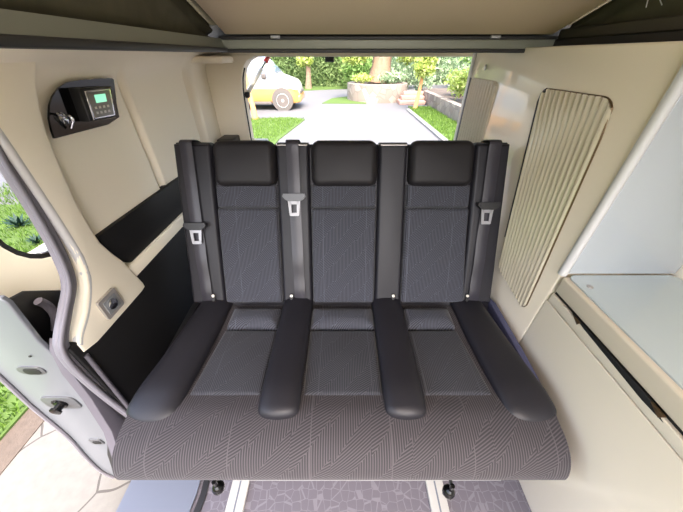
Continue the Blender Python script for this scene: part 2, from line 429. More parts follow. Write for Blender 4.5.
for lab, c, r, n, s_, lm in [
    ('bushy yellow-green shrub standing above the low wall beside the young tree', (4.35, 11.6, .55), (.65, .6, .5), 900, .08, 'leaf_lime'),
    ('blue-green shrub behind the young tree trunk above the steps', (3.75, 15.3, .6), (.6, .8, .65), 1300, .08, 'leaf_blue'),
    ('grey-green shrub between the steps and the yellow-green shrub', (4.95, 13.2, .5), (.55, .7, .55), 1000, .08, 'leaf_blue'),
    ('low mid-green shrub at the right end of the low stone wall', (4.5, 9.9, .35), (.6, .7, .42), 900, .07, 'leaf_green'),
    ('pale lime shrub on the left side of the round stone planter', (.95, 15.0, .47), (.5, .4, .2), 500, .07, 'leaf_lime'),
    ('spreading green shrub on the right side of the round stone planter', (2.3, 14.75, .50), (.7, .4, .24), 900, .07, 'leaf_blue'),
    ('broad pale bush far behind the thick tree trunk', (4.2, 20.6, .9), (1.5, 1.2, 1.3), 1700, .14, 'leaf_blue'),
    ('dense green bush far behind between hedge and thick tree trunk', (.9, 20.2, .9), (1.1, .9, 1.3), 1400, .13, 'leaf_green'),
    ('tall pale bush far behind on the right', (8.2, 20.5, 1.3), (2.0, 1.3, 1.7), 1700, .14, 'leaf_blue')]:
    shrub(lab, c, r, n, s_, lm)

# planter, low wall, steps
pc = (1.70, 15.4)
bm = B()
ring_o = [(pc[0]+1.42*math.cos(a), pc[1]+1.5*math.sin(a)) for a in [2*PI*k/40 for k in range(40)]]
loops = []
for rr, z in ((1.0, GZ), (1.0, GZ+.68), (.80, GZ+.70), (.80, GZ+.55)):
    loops.append([(pc[0]+(x-pc[0])*rr, pc[1]+(y-pc[1])*rr, z) for x, y in ring_o])
pl = thing('stone_planter', 'round raised planter of pale pinkish stone around the thick tree', 'planter', (pc[0], pc[1], GZ))
link('stone_wall', loft(loops), 'masonry', pl)
link('soil', lathe((pc[0], pc[1], GZ+.55), (0, 0, 1), [(1.2, 0), (1.2, .08), (.2, .1)], 32), 'soil', pl)
w = struct('garden_wall', prism([(3.62, 7.5, GZ), (3.66, 14.4, GZ), (3.9, 14.4, GZ), (3.86, 7.5, GZ)], (0, 0, .46), .03), 'masonry')
struct('raised_bed', box(3.8, 9, 7.5, 16.5, GZ, GZ+.36), 'soil', None)
stp = thing('garden_steps', 'pinkish stone garden steps between round planter and low wall', 'steps', (3.0, 14, GZ))
for k in range(3):
    link('step', box(2.5+.12*k, 3.62, 13.45+.28*k, 14.25, GZ+.15*k, GZ+.15*(k+1), .02), 'step_pink', stp)

# agave plants on the lawn at the left
def agave(label, px, s):
    p = onz(px[0], px[1], GZ+.02)
    o = thing('spiky_plant', label, 'plant', p, 'dark plants on the left lawn')
    for k in range(16):
        a = k*2.4; e = .35+.9*(k/16); d = Vector((math.cos(a)*math.cos(e), math.sin(a)*math.cos(e), math.sin(e))); side = Vector((-math.sin(a), math.cos(a), 0))
        up = d.cross(side)*-1; L = []
        for t_, w_ in ((0, .5), (.3, 1), (.7, .7), (1, .05)):
            c = p+d*t_*s+Vector((0, 0, -.12*s*t_*t_)); ww = w_*.12*s
            L.append([c-side*ww, c-up*ww*.25, c+side*ww, c+up*ww*.15])
        link('leaf', loft(L), 'leaf_agave', o)
agave('dark green spiky plant on the lawn, larger one seen through the door window', (20, 226), .19)
agave('dark green spiky plant on the lawn, smaller one nearer the door pillar', (38, 243), .13)

# ------------------------------------------------------------------ parked van on the driveway
def build_car():
    x0, y0 = -1.62, 11.95                 # front bumper, near side
    yc = y0+.92
    root = thing('parked_van', 'white over orange parked van seen through the open tailgate', 'van', (x0-2.4, yc, GZ))
    def top(s):   # s: distance behind the front bumper
        P = [(0, .62), (.04, .78), (.16, .93), (.55, 1.06), (.78, 1.14), (1.05, 1.42), (1.45, 1.78), (1.75, 1.90), (3.0, 1.95), (4.5, 1.92), (4.75, 1.80), (4.85, 1.0)]
        for (a, b), (c, d) in zip(P, P[1:]):
            if a <= s <= c: return b+(d-b)*(s-a)/(c-a)
    st = [0, .04, .1, .18, .3, .45, .6, .78, .9, 1.05, 1.2, 1.45, 1.6, 1.75, 2.2, 3, 3.8, 4.5, 4.7, 4.8, 4.85]
    BELT = 1.02
    lo, hi = [], []
    for s in st:
        nose = 1-.28*max(0, 1-s/.35)**2; tail = 1-.06*max(0, (s-4.6)/.25); w = .92*nose*tail
        zt = top(s); bz = min(.72, zt*.85); X = x0-s
        lo.append([(X, yc-w*.9, GZ+.24), (X, yc-w*.985, GZ+.36), (X, yc-w, GZ+bz*.75), (X, yc-w*.99, GZ+bz), (X, yc+w*.99, GZ+bz), (X, yc+w, GZ+bz*.75), (X, yc+w*.985, GZ+.36), (X, yc+w*.9, GZ+.24)])
        b2 = min(BELT, zt*.93); cab = max(0, min(1, (zt-1.1)/.6)); tw = w*(.93-.12*cab)
        hi.append([(X, yc-w*.99, GZ+bz), (X, yc-w*.97, GZ+b2), (X, yc-(w*.97*.3+tw*.7), GZ+b2+(zt-b2)*.75), (X, yc-tw*.96, GZ+zt-.03*cab), (X, yc-tw*.6, GZ+zt),
                   (X, yc+tw*.6, GZ+zt), (X, yc+tw*.96, GZ+zt-.03*cab), (X, yc+(w*.97*.3+tw*.7), GZ+b2+(zt-b2)*.75), (X, yc+w*.97, GZ+b2), (X, yc+w*.99, GZ+bz)])
    link('lower_body', loft(lo), 'van_orange', root, 30, label='orange lower bodywork')
    link('upper_body', loft(hi), 'van_white', root, 30, label='white upper bodywork')
    def side(pts, name, m, par=root, dy=-.012, near=True):
        # points (s, z) laid on the near flank above the belt
        P = []
        for s, z in pts:
            zt = top(s); cab = max(0, min(1, (zt-1.1)/.6)); w = .92; tw = w*(.93-.12*cab); b2 = min(BELT, zt*.93)
            k = max(0, min(1, (z-b2)/max(.01, (zt-b2)*.75))); wy = w*.97+(w*.97*.3+tw*.7-w*.97)*k
            P.append((x0-s, yc-wy+dy, GZ+z))
        return link(name, prism(P, (0, .02, 0)), m, par, None)
    side([(1.0, 1.08), (1.62, 1.08), (1.62, 1.62), (1.42, 1.60)], 'window', 'car_glass')
    side([(1.70, 1.08), (2.35, 1.08), (2.35, 1.66), (1.70, 1.64)], 'window', 'car_glass')
    side([(2.5, 1.08), (3.5, 1.08), (3.5, 1.66), (2.5, 1.66)], 'window', 'car_glass')
    side([(3.6, 1.08), (4.5, 1.08), (4.45, 1.64), (3.6, 1.66)], 'window', 'car_glass')
    ws = [(x0-.84, yc-.66, GZ+1.20), (x0-.84, yc+.66, GZ+1.20), (x0-1.42, yc+.58, GZ+1.765), (x0-1.42, yc-.58, GZ+1.765)]
    link('windscreen', prism(ws, (.02, 0, .02)), 'car_glass', root, None)
    for dy, sgn in ((-.92, -1), (.92, 1)):
        mr = link('mirror', box(x0-1.28, x0-1.12, min(yc+dy*1.0, yc+dy*1.18), max(yc+dy*1.0, yc+dy*1.18), GZ+1.04, GZ+1.2, .03), 'bumper_dark', root)
    for s in (.62, 3.72):
        for sg in (-1, 1):
            ax = (0, sg, 0); b = (x0-s, yc+sg*.72, GZ+.335)
            link('wheel_arch', lathe((x0-s, yc+sg*.70, GZ+.36), ax, [(.40, 0), (.40, .232), (.36, .235)], 28), 'bumper_dark', root)
            wh = link('wheel', lathe(b, ax, [(.2, 0), (.325, .02), (.335, .05), (.335, .19), (.32, .22), (.24, .228), (.235, .2)], 32), 'tyre', root, label='grey tyre')
            bm = lathe(b, ax, [(.237, .17), (.237, .215), (.225, .222), (.21, .2), (.06, .2), (.05, .225), (.01, .228)], 32)
            link('rim', bm, 'alloy', wh, label='pale alloy rim')
            for k in range(8):
                a = 2*PI*k/8
                link('rim_hole', lathe((x0-s+.15*math.cos(a), yc+sg*.922, GZ+.335+.15*math.sin(a)), ax, [(.03, 0), (.03, .002)], 10), 'bumper_dark', wh, None)
    link('headlamp', prism([(x0-.10, yc-.80, GZ+.68), (x0-.06, yc-.70, GZ+.80), (x0-.36, yc-.905, GZ+.92), (x0-.34, yc-.91, GZ+.74)], (.03, -.035, 0), .005), 'lamp_glass', root)
    link('front_bumper', box(x0-.2, x0+.04, yc-.72, yc+.72, GZ+.26, GZ+.5, .05), 'van_orange', root)
    link('grille', box(x0-.02, x0+.05, yc-.45, yc+.45, GZ+.54, GZ+.62, .01), 'bumper_dark', root)
    link('door_handle', box(x0-2.32, x0-2.16, yc-.94, yc-.90, GZ+.9, GZ+.94, .01), 'van_white', root)
    link('sill', box(x0-3.3, x0-1.05, yc-.93, yc-.84, GZ+.2, GZ+.30, .02), 'bumper_dark', root)
build_car()

# ------------------------------------------------------------------ van shell (the room)
struct('floor', box(-.72, 1.02, -1.1, 1.98, -.08, 0), 'floor_vinyl', None)
# left door step plate
e = [(-.80, -.9), (-.80, .42), (-.56, .42), (-.54, .36), (-.535, .30), (-.545, .2), (-.56, 0), (-.56, -.9)]
struct('trim_1', prism([(x, y, 0.001) for x, y in e], (0, 0, .012), .004), 'step_bluegrey')
struct('trim_2', prism([(x+.012 if x > -.7 else x, y, 0.0005) for x, y in e[2:-1]]+[(-.53, 0, .0005), (-.51, .2, .0005), (-.5, .3, .0005), (-.51, .37, .0005), (-.53, .44, .0005)][::1], (0, 0, .006)), 'black_plastic')

# left wall: swaged panel, top curled into the ceiling
prof = [(-.78, .60)]+[(-.78, .60+.62*k/26) for k in range(1, 27)]+[(-.777, 1.25), (-.768, 1.28), (-.75, 1.305), (-.715, 1.324), (-.66, 1.334), (-.58, 1.338), (-.50, 1.338)]
ys = [.66+.007*k for k in range(187)]
def groove(y, z, yc, w, ztop):
    d = (y-yc)/w
    if abs(d) >= 1: return 0
    return (math.cos(d*PI)+1)/2*sstep(ztop, ztop-.05, z)
loops = []
for y in ys:
    L = []
    for x, z in prof:
        dx = -.036*groove(y, z, 1.150, .026, 1.285)-.040*groove(y, z, 1.66, .060, 1.285)+.006*groove(y, z, 1.40, .2, 1.24)
        L.append((x+(dx if z < 1.30 else 0), y, z))
    loops.append(L)
wl_ = struct('wall_left', loft(loops, closed=False), 'cream_trim', 60)
md = wl_.modifiers.new('thick', 'SOLIDIFY'); md.thickness = .02; md.offset = 1
# lower left shell, black cargo lining and the board beside the seat
struct('trim_3', box(-.80, -.752, .46, 1.96, 0, .662, .006), 'charcoal_board')
struct('trim_4', box(-.80, -.754, .66, 1.90, .655, .71, .01), 'cream_trim')
pk = [onx(97, 237, -.765), onx(110, 253, -.765), onx(121, 261, -.765), onx(133, 263, -.765), onx(143, 257, -.765), onx(183, 224, -.765)]
pk = [Vector((-.765, p.y, max(p.z, .705))) for p in pk]
pk += [Vector((-.765, 1.88, .705)), Vector((-.765, 1.88, .845))]
struct('trim_5', prism(pk, (-.03, 0, 0), .006), 'charcoal_board')
# D-pillar and rear header
dp = [ony(u, v, 1.9) for u, v in [(203.5, 56), (262, 56), (253, 57.5), (247, 61), (243, 68), (241.5, 78), (242, 92), (245, 112), (249.5, 138), (252, 152), (262, 205), (214, 205)]]
dp[0].z = dp[1].z = 1.335; dp[0].x = dp[-1].x = -.80
struct('trim_6', prism(dp, (0, .10, 0), .012), 'cream_trim')
struct('trim_7', box(-.62, -.50, 1.885, 2.0, .28, .86, .01), 'cream_trim')
struct('trim_8', box(-.76, -.66, 1.76, 1.90, .86, .905, .008), 'black_plastic')
struct('trim_9', box(-.80, 1.02, 1.90, 2.0, 1.312, 1.36, .008), 'cream_trim')
struct('trim_10', box(-.82, -.60, 1.70, 1.885, 1.285, 1.315, .012), 'cream_trim')
struct('trim_11', tube(smooth_path([p+Vector((.004, .02, 0)) for p in dp[4:10]], 5), .004, 8), 'black_plastic')
# right outer wall and rear bottom sill
struct('wall_right', box(1.02, 1.06, -1.1, 1.98, -.08, 1.36), 'cream_trim', None)
struct('trim_12', box(-.74, 1.02, 1.94, 2.0, 0, .22, .01), 'black_plastic')

# ceiling frame around the roof opening
rx0, rx1, ry = -.43, .775, 1.28
struct('ceiling', box(-.84, 1.06, 1.30, 1.98, 1.345, 1.366), 'cream_trim', None)
struct('ceiling', box(.80, 1.06, -1.1, 1.30, 1.345, 1.366), 'cream_trim', None)
struct('ceiling', box(-.84, -.45, -1.1, 1.30, 1.345, 1.366), 'cream_trim', None)
fr = thing('roof_frame', 'dark grey metal frame around the pop-up roof opening', 'frame', (.17, 1.28, 1.33))
# left rail : dark lower lip, grey band, olive upper ledge
link('lower_lip', box(rx0-.09, rx0+.010, -1.1, ry, 1.328, 1.3415, .004), 'rail_dark', fr, label='almost black lower lip of left rail')
link('side_rail', prism([(rx0-.002, -1.1, 1.341), (rx0-.010, -1.1, 1.3685), (rx0-.06, -1.1, 1.3685), (rx0-.06, -1.1, 1.341)], (0, 1.1+ry, 0)), 'rail_grey', fr)
# rear rail
link('lower_lip', box(rx0-.02, rx1+.02, ry-.008, ry+.03, 1.3265, 1.338, .003), 'rail_dark', fr)
link('rear_rail', box(rx0-.02, rx1+.02, ry-.004, ry+.03, 1.337, 1.366, .004), 'rail_grey', fr)
link('upper_lip', box(rx0-.02, rx1+.02, ry-.002, ry+.03, 1.3655, 1.376, .003), 'rail_dark', fr)
link('rear_closure', box(rx0-.08, rx1+.09, ry+.031, ry+.09, 1.33, 1.45, .002), 'rail_dark', fr)
# right rail
link('side_rail', box(rx1+.005, rx1+.05, -1.1, ry, 1.325, 1.366, .004), 'rail_dark', fr)
link('upper_lip', box(rx1+.012, rx1+.06, -1.1, ry, 1.366, 1.395, .004), 'rail_olive', fr)
for u in (275.5, 495):
    p = ony(u, 37.5, 1.275); link('clip', box(p.x-.017, p.x+.017, 1.266, 1.28, p.z-.003, p.z+.006, .002), 'white_metal', fr, label='small white clip')

# pop-up roof lining rising to the front, canvas sides
sl = math.tan(math.radians(17.5))
lz = lambda y: 1.379+(ry-y)*sl
lp = [(rx0+.005, ry+.005), (rx0+.005, -1.1), (rx1-.005, -1.1), (rx1-.005, ry+.005)]
struct('ceiling', prism([(x, y, lz(y)) for x, y in lp], (0, 0, .04), .01), 'lining_beige')
struct('ceiling', prism([(rx0-.09, ry+.06, lz(ry)+.02), (rx0-.09, -1.1, lz(-1.1)+.02), (rx1+.10, -1.1, lz(-1.1)+.02), (rx1+.10, ry+.06, lz(ry)+.02)], (0, 0, .05)), 'canvas', None)
def canvas(x, label, sgn):
    def X(y, k): return x+sgn*(.008*math.sin(y*19+k*9)+.010*math.sin(y*7-k*5))*math.sin(PI*min(1, k*1.2))
    L = []
    for i in range(90):
        y = -1.1+(ry+1.1)*i/89; h = lz(y)+.03-1.365
        L.append([(X(y, k/8), y, 1.365+h*k/8) for k in range(9)])
    o = link('roof_canvas', loft(L, closed=False), 'canvas', None, 60); md = o.modifiers.new('thick', 'SOLIDIFY'); md.thickness = .003
    return tag(o, label, 'canvas')
canvas(rx0-.045, 'dark olive canvas side of the raised roof on the left', -1)
canvas(rx1+.050, 'dark folded canvas side of the raised roof on the right', 1)
for u, v0 in ((648, 0), (661, 0)):
    pass
cd = [onx(646, 7.5, .80), onx(648, 0, .80), onx(651, -6, .80), onx(658, -6, .80), onx(660, 0, .80), onx(662, 5, .80)]
tag(link('drawstring', tube(smooth_path(cd), .0012, 6), 'white_edge'), 'thin white cord loop hanging on the dark right canvas', 'cord')

# ------------------------------------------------------------------ left pillar with its fittings
PX = -.748
edge = [(-14, 60), (-14, 120), (0, 138), (22, 170), (47, 207), (66, 236), (78, 256), (85, 274), (87, 290), (85, 312), (79, 334), (78, 345), (85, 353),
        (99, 342), (120, 318), (143, 291.5), (146, 286.5), (144, 282.5), (124.6, 261.5), (112, 252), (101, 242), (92, 228), (84, 214), (76, 199), (69, 183), (62, 167), (55, 150), (48, 132), (42, 110), (38, 85), (38, 58)]
pp = [onx(u, v, PX) for u, v in edge]
struct('trim_13', prism(pp, (-.05, 0, 0), .009, 3), 'cream_trim', 50)
# shiny front return of the pillar (towards the door seal)
ep = smooth_path([onx(u, v, PX-.012) for u, v in edge[1:12]], 4)
struct('trim_14', tube(ep, .013, 10), 'white_edge', 60)
# door seal
sl_px = [(-18, 122), (0, 152), (10, 170), (37, 214), (60.5, 257.5), (69, 284), (65, 311), (61, 335), (62, 347), (72, 363), (101, 390), (131, 414)]
sp_ = smooth_path([onx(u, v, -.775) for u, v in sl_px], 5)
bm = tube(sp_, .0165, 12)
add_tube(bm, [p+Vector((.014, -.012, .004)) for p in sp_], .007, 8)
struct('trim_15', bm, 'grey_rubber', 60)
# black moulding strip along the lower side board, and grey door sill riser
struct('trim_16', prism([onx(u, v, -.80) for u, v in [(60, 338), (60, 350), (72, 374), (92, 400), (112, 432), (124, 470), (140, 440), (128, 414), (101, 392), (74, 364)]], (-.03, 0, 0), .004), 'sill_grey')
a0, a1 = onx(86, 355, -.75), onx(131, 410, -.75)
struct('trim_17', tube([a0, a0.lerp(a1, .5), a1], .007, 8), 'sill_grey', 60)

# light switch on the pillar
sc_ = onx(108, 306, PX); d1 = (onx(97, 312, PX)-sc_); d2 = (onx(106, 293, PX)-sc_)
c0 = (onx(122, 301.5, PX)+onx(94, 306, PX))/2
ls = thing('light_switch', 'square silver light switch low on the cream pillar', 'switch', c0)
def yz_rr(c, w, h, r, x, rot=0):
    out = []
    for a, b in rrect(w, h, r, 4): out.append(Vector((x, c.y+a*math.cos(rot)-b*math.sin(rot), c.z+a*math.sin(rot)+b*math.cos(rot))))
    return out
link('plate', prism(yz_rr(c0, .074, .074, .006, PX), (.010, 0, 0), .003), 'brushed_steel', ls, 50)
link('surround', prism(yz_rr(c0, .050, .050, .004, PX+.01), (.0025, 0, 0), .001), 'steel_grey', ls, 50)
link('rocker', lathe((PX+.0115, c0.y, c0.z), (1, 0, 0), [(.018, 0), (.018, .004), (.014, .007), (.004, .0075)], 24), 'chrome', ls)

# control panel on the left wall
QX = -.765
cp_px = [(52, 138.5), (49, 130), (46.5, 118), (47, 105), (50, 96), (56, 87.5), (64, 82.5), (76, 80), (92, 79), (109.5, 78), (111.5, 79.5), (114.5, 104), (117, 117), (106, 124.5)]
cpts = [onx(u, v, QX) for u, v in cp_px]
cpn = thing('control_panel', 'glossy black wall panel with display unit on the left wall', 'control panel', onx(80, 112, QX))
link('backplate', prism(cpts, (.008, 0, 0), .003), 'satin_black', cpn, 50, label='glossy black curved backplate')
def hexa(name, f4, x0, x1, m, par, bev=.004, label=None):
    a = [onx(u, v, x1) for u, v in f4]
    return link(name, prism([Vector((x1, p.y, p.z)) for p in a], (x0-x1, 0, 0), bev), m, par, 50, label=label)
hexa('housing', [(79.5, 88), (112, 86), (117.5, 117.5), (91, 121.5)], QX, QX+.040, 'black_plastic', cpn, .006, 'black box housing')
fc = [(85, 91), (110.5, 88.3), (115.8, 115.5), (94.5, 119.8)]
dsp = hexa('display', fc, QX+.038, QX+.044, 'chrome', cpn, .002, 'silver-rimmed display face')
ic = [(87, 92.6), (109.6, 90), (114.3, 114.4), (95.6, 118)]
hexa('face', ic, QX+.043, QX+.0455, 'display_grey', dsp, .0005)
def bil(q, s, t_): 
    a = Vector(q[0]).lerp(Vector(q[1]), s); b = Vector(q[3]).lerp(Vector(q[2]), s); return tuple(a.lerp(b, t_))
def sub(q, s0, s1, t0, t1): return [bil(q, s0, t0), bil(q, s1, t0), bil(q, s1, t1), bil(q, s0, t1)]
hexa('screen', sub(ic, .28, .78, .12, .44), QX+.045, QX+.0462, 'display_green', dsp, .0003, 'lit green screen')
for r_, t_ in enumerate((.62, .82)):
    for k in range(4):
        s0 = .14+.2*k; hexa('button', sub(ic, s0, s0+.1, t_-.045, t_+.05), QX+.045, QX+.0462, 'button_print' if r_ == 0 else 'brushed_steel', dsp, .0003)
hk = thing('coat_hook', 'small chrome hook on the glossy black wall panel', 'hook', onx(63, 117, QX+.008))
hc = onx(63, 118, QX+.008)
k7 = .62
V_ = lambda x, y, z: hc+Vector((x, y, z))*k7
link('rose', lathe(hc, (1, 0, 0), [(.015, 0), (.015, .003), (.010, .005), (.004, .006)], 20), 'chrome', hk)
link('hook_arm', tube(smooth_path([V_(.004, 0, .002), V_(.03, .002, .006), V_(.036, .003, -.008), V_(.026, .002, -.022), V_(.012, .0, -.040)]), .004, 10), 'chrome', hk)
link('hook_tip', tube([V_(.006, -.004, .010), V_(.016, -.022, .020), V_(.02, -.036, .022)], .003, 8), 'chrome', hk)

# ------------------------------------------------------------------ slid-back side door
DX = -.93
def door_build():
    d = bpy.data.objects.new('door_1', None); C.objects.link(d); d.location = (-.98, .5, 0); d['kind'] = 'structure'
    d['label'] = 'silver sliding side door slid back on the left'; d['category'] = 'door'
    EY = .47
    # front (leading) edge of the door, silver paint
    px = [(-25, 296), (0, 299), (8, 304), (38, 342), (60, 362), (84, 384), (104, 412), (114, 440), (116, 462), (118, 478), (101, 471), (84, 455), (67, 436), (30, 405), (0, 377), (-25, 357)]
    pts = [ony(u, v, EY) for u, v in px]
    link('edge_panel', prism(pts, (0, .012, 0), .005, 3), 'silver_paint', d, 50)
    # rubber on the outer and inner rim
    link('edge_seal', tube(smooth_path([ony(u, v, EY-.004) for u, v in px[8:]], 4), .007, 8), 'grey_rubber', d)
    link('bottom_seal', prism([ony(u, v, EY-.012) for u, v in [(107, 430), (112, 425), (117, 438), (116, 462), (121, 474), (112, 470), (107, 455)]], (0, .02, 0), .003), 'black_plastic', d, label='black rubber at the bottom corner')
    # inner trim with window opening
    y0, y1, z0, z1 = EY+.02, 1.35, .08, 1.30
    wy0, wy1, wz0, wz1, wr = .615, 1.25, .79, 1.24, .14
    def P(y, z, x=DX): return Vector((x, y, z))
    outer = rrect(y1-y0, z1-z0, .03, 6, (y0+y1)/2, (z0+z1)/2); inner = rrect(wy1-wy0, wz1-wz0, wr, 6, (wy0+wy1)/2, (wz0+wz1)/2)
    loops = [[P(a, b, DX-.03) for a, b in inner], [P(a, b, DX+.004) for a, b in inner], [P(a, b, DX+.004) for a, b in outer], [P(a, b, DX-.11) for a, b in outer], [P(a, b, DX-.11) for a, b in inner], [P(a, b, DX-.03) for a, b in inner]]
    link('inner_trim', loft(loops, cap=False), 'cream_trim', d, 50)
    frit = [[P(a, b, DX-.001) for a, b in rrect(wy1-wy0+.004, wz1-wz0+.004, wr, 6, (wy0+wy1)/2, (wz0+wz1)/2)], [P(a, b, DX-.001) for a, b in rrect(wy1-wy0-.034, wz1-wz0-.034, wr-.02, 6, (wy0+wy1)/2, (wz0+wz1)/2)],
            [P(a, b, DX-.02) for a, b in rrect(wy1-wy0-.034, wz1-wz0-.034, wr-.02, 6, (wy0+wy1)/2, (wz0+wz1)/2)], [P(a, b, DX-.02) for a, b in rrect(wy1-wy0+.004, wz1-wz0+.004, wr, 6, (wy0+wy1)/2, (wz0+wz1)/2)]]
    wf = link('window_frame', loft(frit+[frit[0]], cap=False), 'satin_black', d, 50, label='black border of the door window')
    g = bpy.data.materials.new('clear_glass'); g.use_nodes = True; t = NT(g)
    t.b.inputs['Transmission Weight'].default_value = 1; t.b.inputs['Roughness'].default_value = 0; t.b.inputs['IOR'].default_value = 1.02
    MATS['clear_glass'] = g
    link('window_pane', prism([P(a, b, DX-.012) for a, b in rrect(wy1-wy0-.03, wz1-wz0-.03, wr-.02, 6, (wy0+wy1)/2, (wz0+wz1)/2)], (-.004, 0, 0)), 'clear_glass', wf, None)
    # black handle recess on the trim
    px = [(8, 300), (25, 291), (61, 290), (66, 300), (64, 330), (70, 366), (46, 350), (20, 325)]
    hr = link('handle_recess', prism([onx(u, v, DX+.012) for u, v in px], (-.012, 0, 0), .004), 'black_plastic', d)
    link('handle', tube(smooth_path([onx(u, v, DX+.03) for u, v in [(38, 301), (48, 306), (55, 316), (56, 330)]]), .012, 10), 'sill_grey', hr)
    # fittings on the leading edge
    for (u, v, s) in ((32, 370, .026),):
        c = ony(u, v, EY)
        h = link('guide_hole', prism([(c.x+a*1.25, EY-.004, c.z+b) for a, b in rrect(.066, .042, .0205, 6)], (0, .006, 0), .002), 'fitting_grey', d)
        link('opening', prism([(c.x+.004+a, EY-.006, c.z-.001+b) for a, b in rrect(.050, .030, .0145, 6)], (0, .004, 0), .001), 'slot_black', h)
    c = ony(62, 402, EY)
    lt = link('latch', prism([(c.x+a, EY-.005, c.z+b) for a, b in rrect(.118, .078, .026, 6)], (0, .007, 0), .002), 'fitting_grey', d)
    link('latch_pin', lathe((c.x+.004, EY-.004, c.z), (0, -1, 0), [(.020, 0), (.020, .008), (.013, .01), (.013, .022), (.018, .024), (.018, .03), (.004, .032)], 18), 'satin_black', lt)
    for dx, dz in ((-.028, .012), (-.024, -.012), (.03, .016), (.0, -.024)):
        pass
    bm = B()
    for k in range(7):
        a = PI*.55+k*.32; add_lathe(bm, (c.x+.026*math.cos(a), EY-.005, c.z+.022*math.sin(a)), (0, -1, 0), [(.0035, 0), (.003, .003)], 8)
    link('latch_rivets', bm, 'slot_black', lt)
    c = ony(97, 441, EY)
    l2 = link('lower_catch', prism([(c.x+a, EY-.005, c.z+b) for a, b in rrect(.05, .05, .012, 5)], (0, .007, 0), .002), 'fitting_grey', d)
    link('opening', prism([(c.x+.004+a, EY-.007, c.z+b) for a, b in rrect(.03, .024, .006, 5)], (0, .004, 0)), 'slot_black', l2)
    c = ony(31, 355.5, EY)
    link('screw', lathe((c.x, EY-.002, c.z), (0, -1, 0), [(.004, 0), (.003, .003)], 10), 'slot_black', d)
door_build()

# open tailgate above the rear opening with its strut
tg = bpy.data.objects.new('door_2', None); C.objects.link(tg); tg.location = (.1, 1.95, 1.39); tg['kind'] = 'structure'; tg['label'] = 'raised tailgate above the rear opening'; tg['category'] = 'door'
link('panel', prism([(-.7, 1.99, 1.39), (.9, 1.99, 1.39), (.85, 3.1, 1.39), (-.65, 3.1, 1.39)], (0, 0, .06), .02), 'silver_paint', tg)
q = ony(329.5, 57, 2.95)
link('latch', box(q.x-.04, q.x+.04, 2.92, 2.98, q.z-.035, 1.40, .01), 'black_plastic', tg)
s0, s1 = ony(246.5, 95, 1.96), ony(268, 57.5, 2.62)
gs = thing('gas_strut', 'silver gas strut with red end holding the tailgate open', 'strut', s0)
dd = (s1-s0)
link('cylinder', tube([s0+dd*.06, s0+dd*.62], .014, 12), 'ivory_plastic', gs)
link('piston_rod', tube([s0+dd*.6, s0+dd*.93], .008, 10), 'chrome', gs)
link('end_cap', tube([s0+dd*.88, s0+dd*1.02], .017, 12), 'red_plastic', gs, label='red end cap')
link('ball_joint', lathe(s0-Vector((.03, 0, 0)), (1, 0, 0), [(.008, 0), (.008, .02), (.017, .024), (.017, .045), (.01, .05)], 14), 'black_plastic', gs)
link('ball_joint', tube([s1+Vector((0, 0, -.005)), s1+Vector((0, .0, .1))], .012, 10), 'black_plastic', gs)

# ------------------------------------------------------------------ right side: tall cabinet with reeded panes
CX = .68
tc = thing('tall_cabinet', 'tall glossy cream cabinet with reeded panes to the right of the seat', 'cabinet', (.85, 1.2, 0))
E1 = onx(672, 59, CX).y
bm = box(CX, 1.018, .655, 1.72, 0, 1.343, .006)
link('carcass', bm, 'cream_gloss', tc)
link('front_panel', box(CX+.012, 1.018, .645, .657, .78, 1.343, .003), 'white_lit_blue', tc, label='white front panel above the worktop, tinted as by bluish light')
link('corner_edge', tube([(CX+.004, .655, .772), (CX+.004, .655, 1.343)], .0125, 12), 'white_edge', tc, label='white rounded corner edge')
link('rear_edge', box(CX-.006, CX+.02, 1.715, 1.755, 0, 1.33, .006), 'white_edge', tc, label='white rear edge strip')
link('edge_gasket', box(CX-.008, CX-.002, 1.700, 1.716, .3, 1.225, .002), 'sill_grey', tc)
bm = box(CX-.003, CX+.003, 1.745, 1.752, .3, 1.30, .001)
p = onx(482.5, 67, CX)
link('screw_cap', lathe((CX-.006, p.y-.05, p.z), (-1, 0, 0), [(.012, 0), (.012, .003), (.008, .005), (.002, .005)], 16), 'brushed_steel', tc)
def pane(quad, nfl, rad, rad_t):
    TL, TR, BR, BL = quad
    def pt(s, t_, x): 
        a = TL.lerp(TR, s); b = BL.lerp(BR, s); r = a.lerp(b, t_); return Vector((x, r.y, r.z))
    per = 8; n = nfl*per; L = []
    def tr(s):
        lo = 0; d = min(s, 1-s)
        if d < rad: k = 1-d/rad; lo = rad_t*(1-math.sqrt(max(0, 1-k*k)))
        return lo, 1-lo
    rows = []
    for i in range(n+1):
        s = i/n; a, b = tr(s); ph = abs(math.sin(PI*nfl*s)); x = CX-.001-.0085*ph
        rows.append([pt(s, a+(b-a)*k/12, x) for k in range(13)])
    bm = loft(rows, closed=False)
    outl = [r[0] for r in rows]+[r[k] for r in (rows[-1],) for k in range(1, 12)]+[r[-1] for r in rows[::-1]]+[rows[0][k] for k in range(11, 0, -1)]
    outl = [Vector((CX-.002, p.y, p.z)) for i, p in enumerate(outl) if i % 3 == 0]
    return bm, outl
q1 = [onx(u, v, CX) for u, v in [(543, 88), (619, 99), (525, 311), (499, 267)]]
bm, ol = pane(q1, 13, .14, .06)
rp = link('reeded_pane', bm, 'reeded', tc, 80, label='large reeded pane nearest the worktop')
link('pane_rim', tube(ol, .0025, 8, closed=True), 'bronze_metal', rp)
nL = [p for p in ol if (p.y > .90 and p.z > .64 and (p-q1[3]).cross(q1[0]-q1[3]).length/(q1[0]-q1[3]).length < .035)]
nL.sort(key=lambda p: p.z)
link('pane_gasket', tube(nL, .0065, 8), 'black_plastic', rp, label='black rubber along the tall left edge')
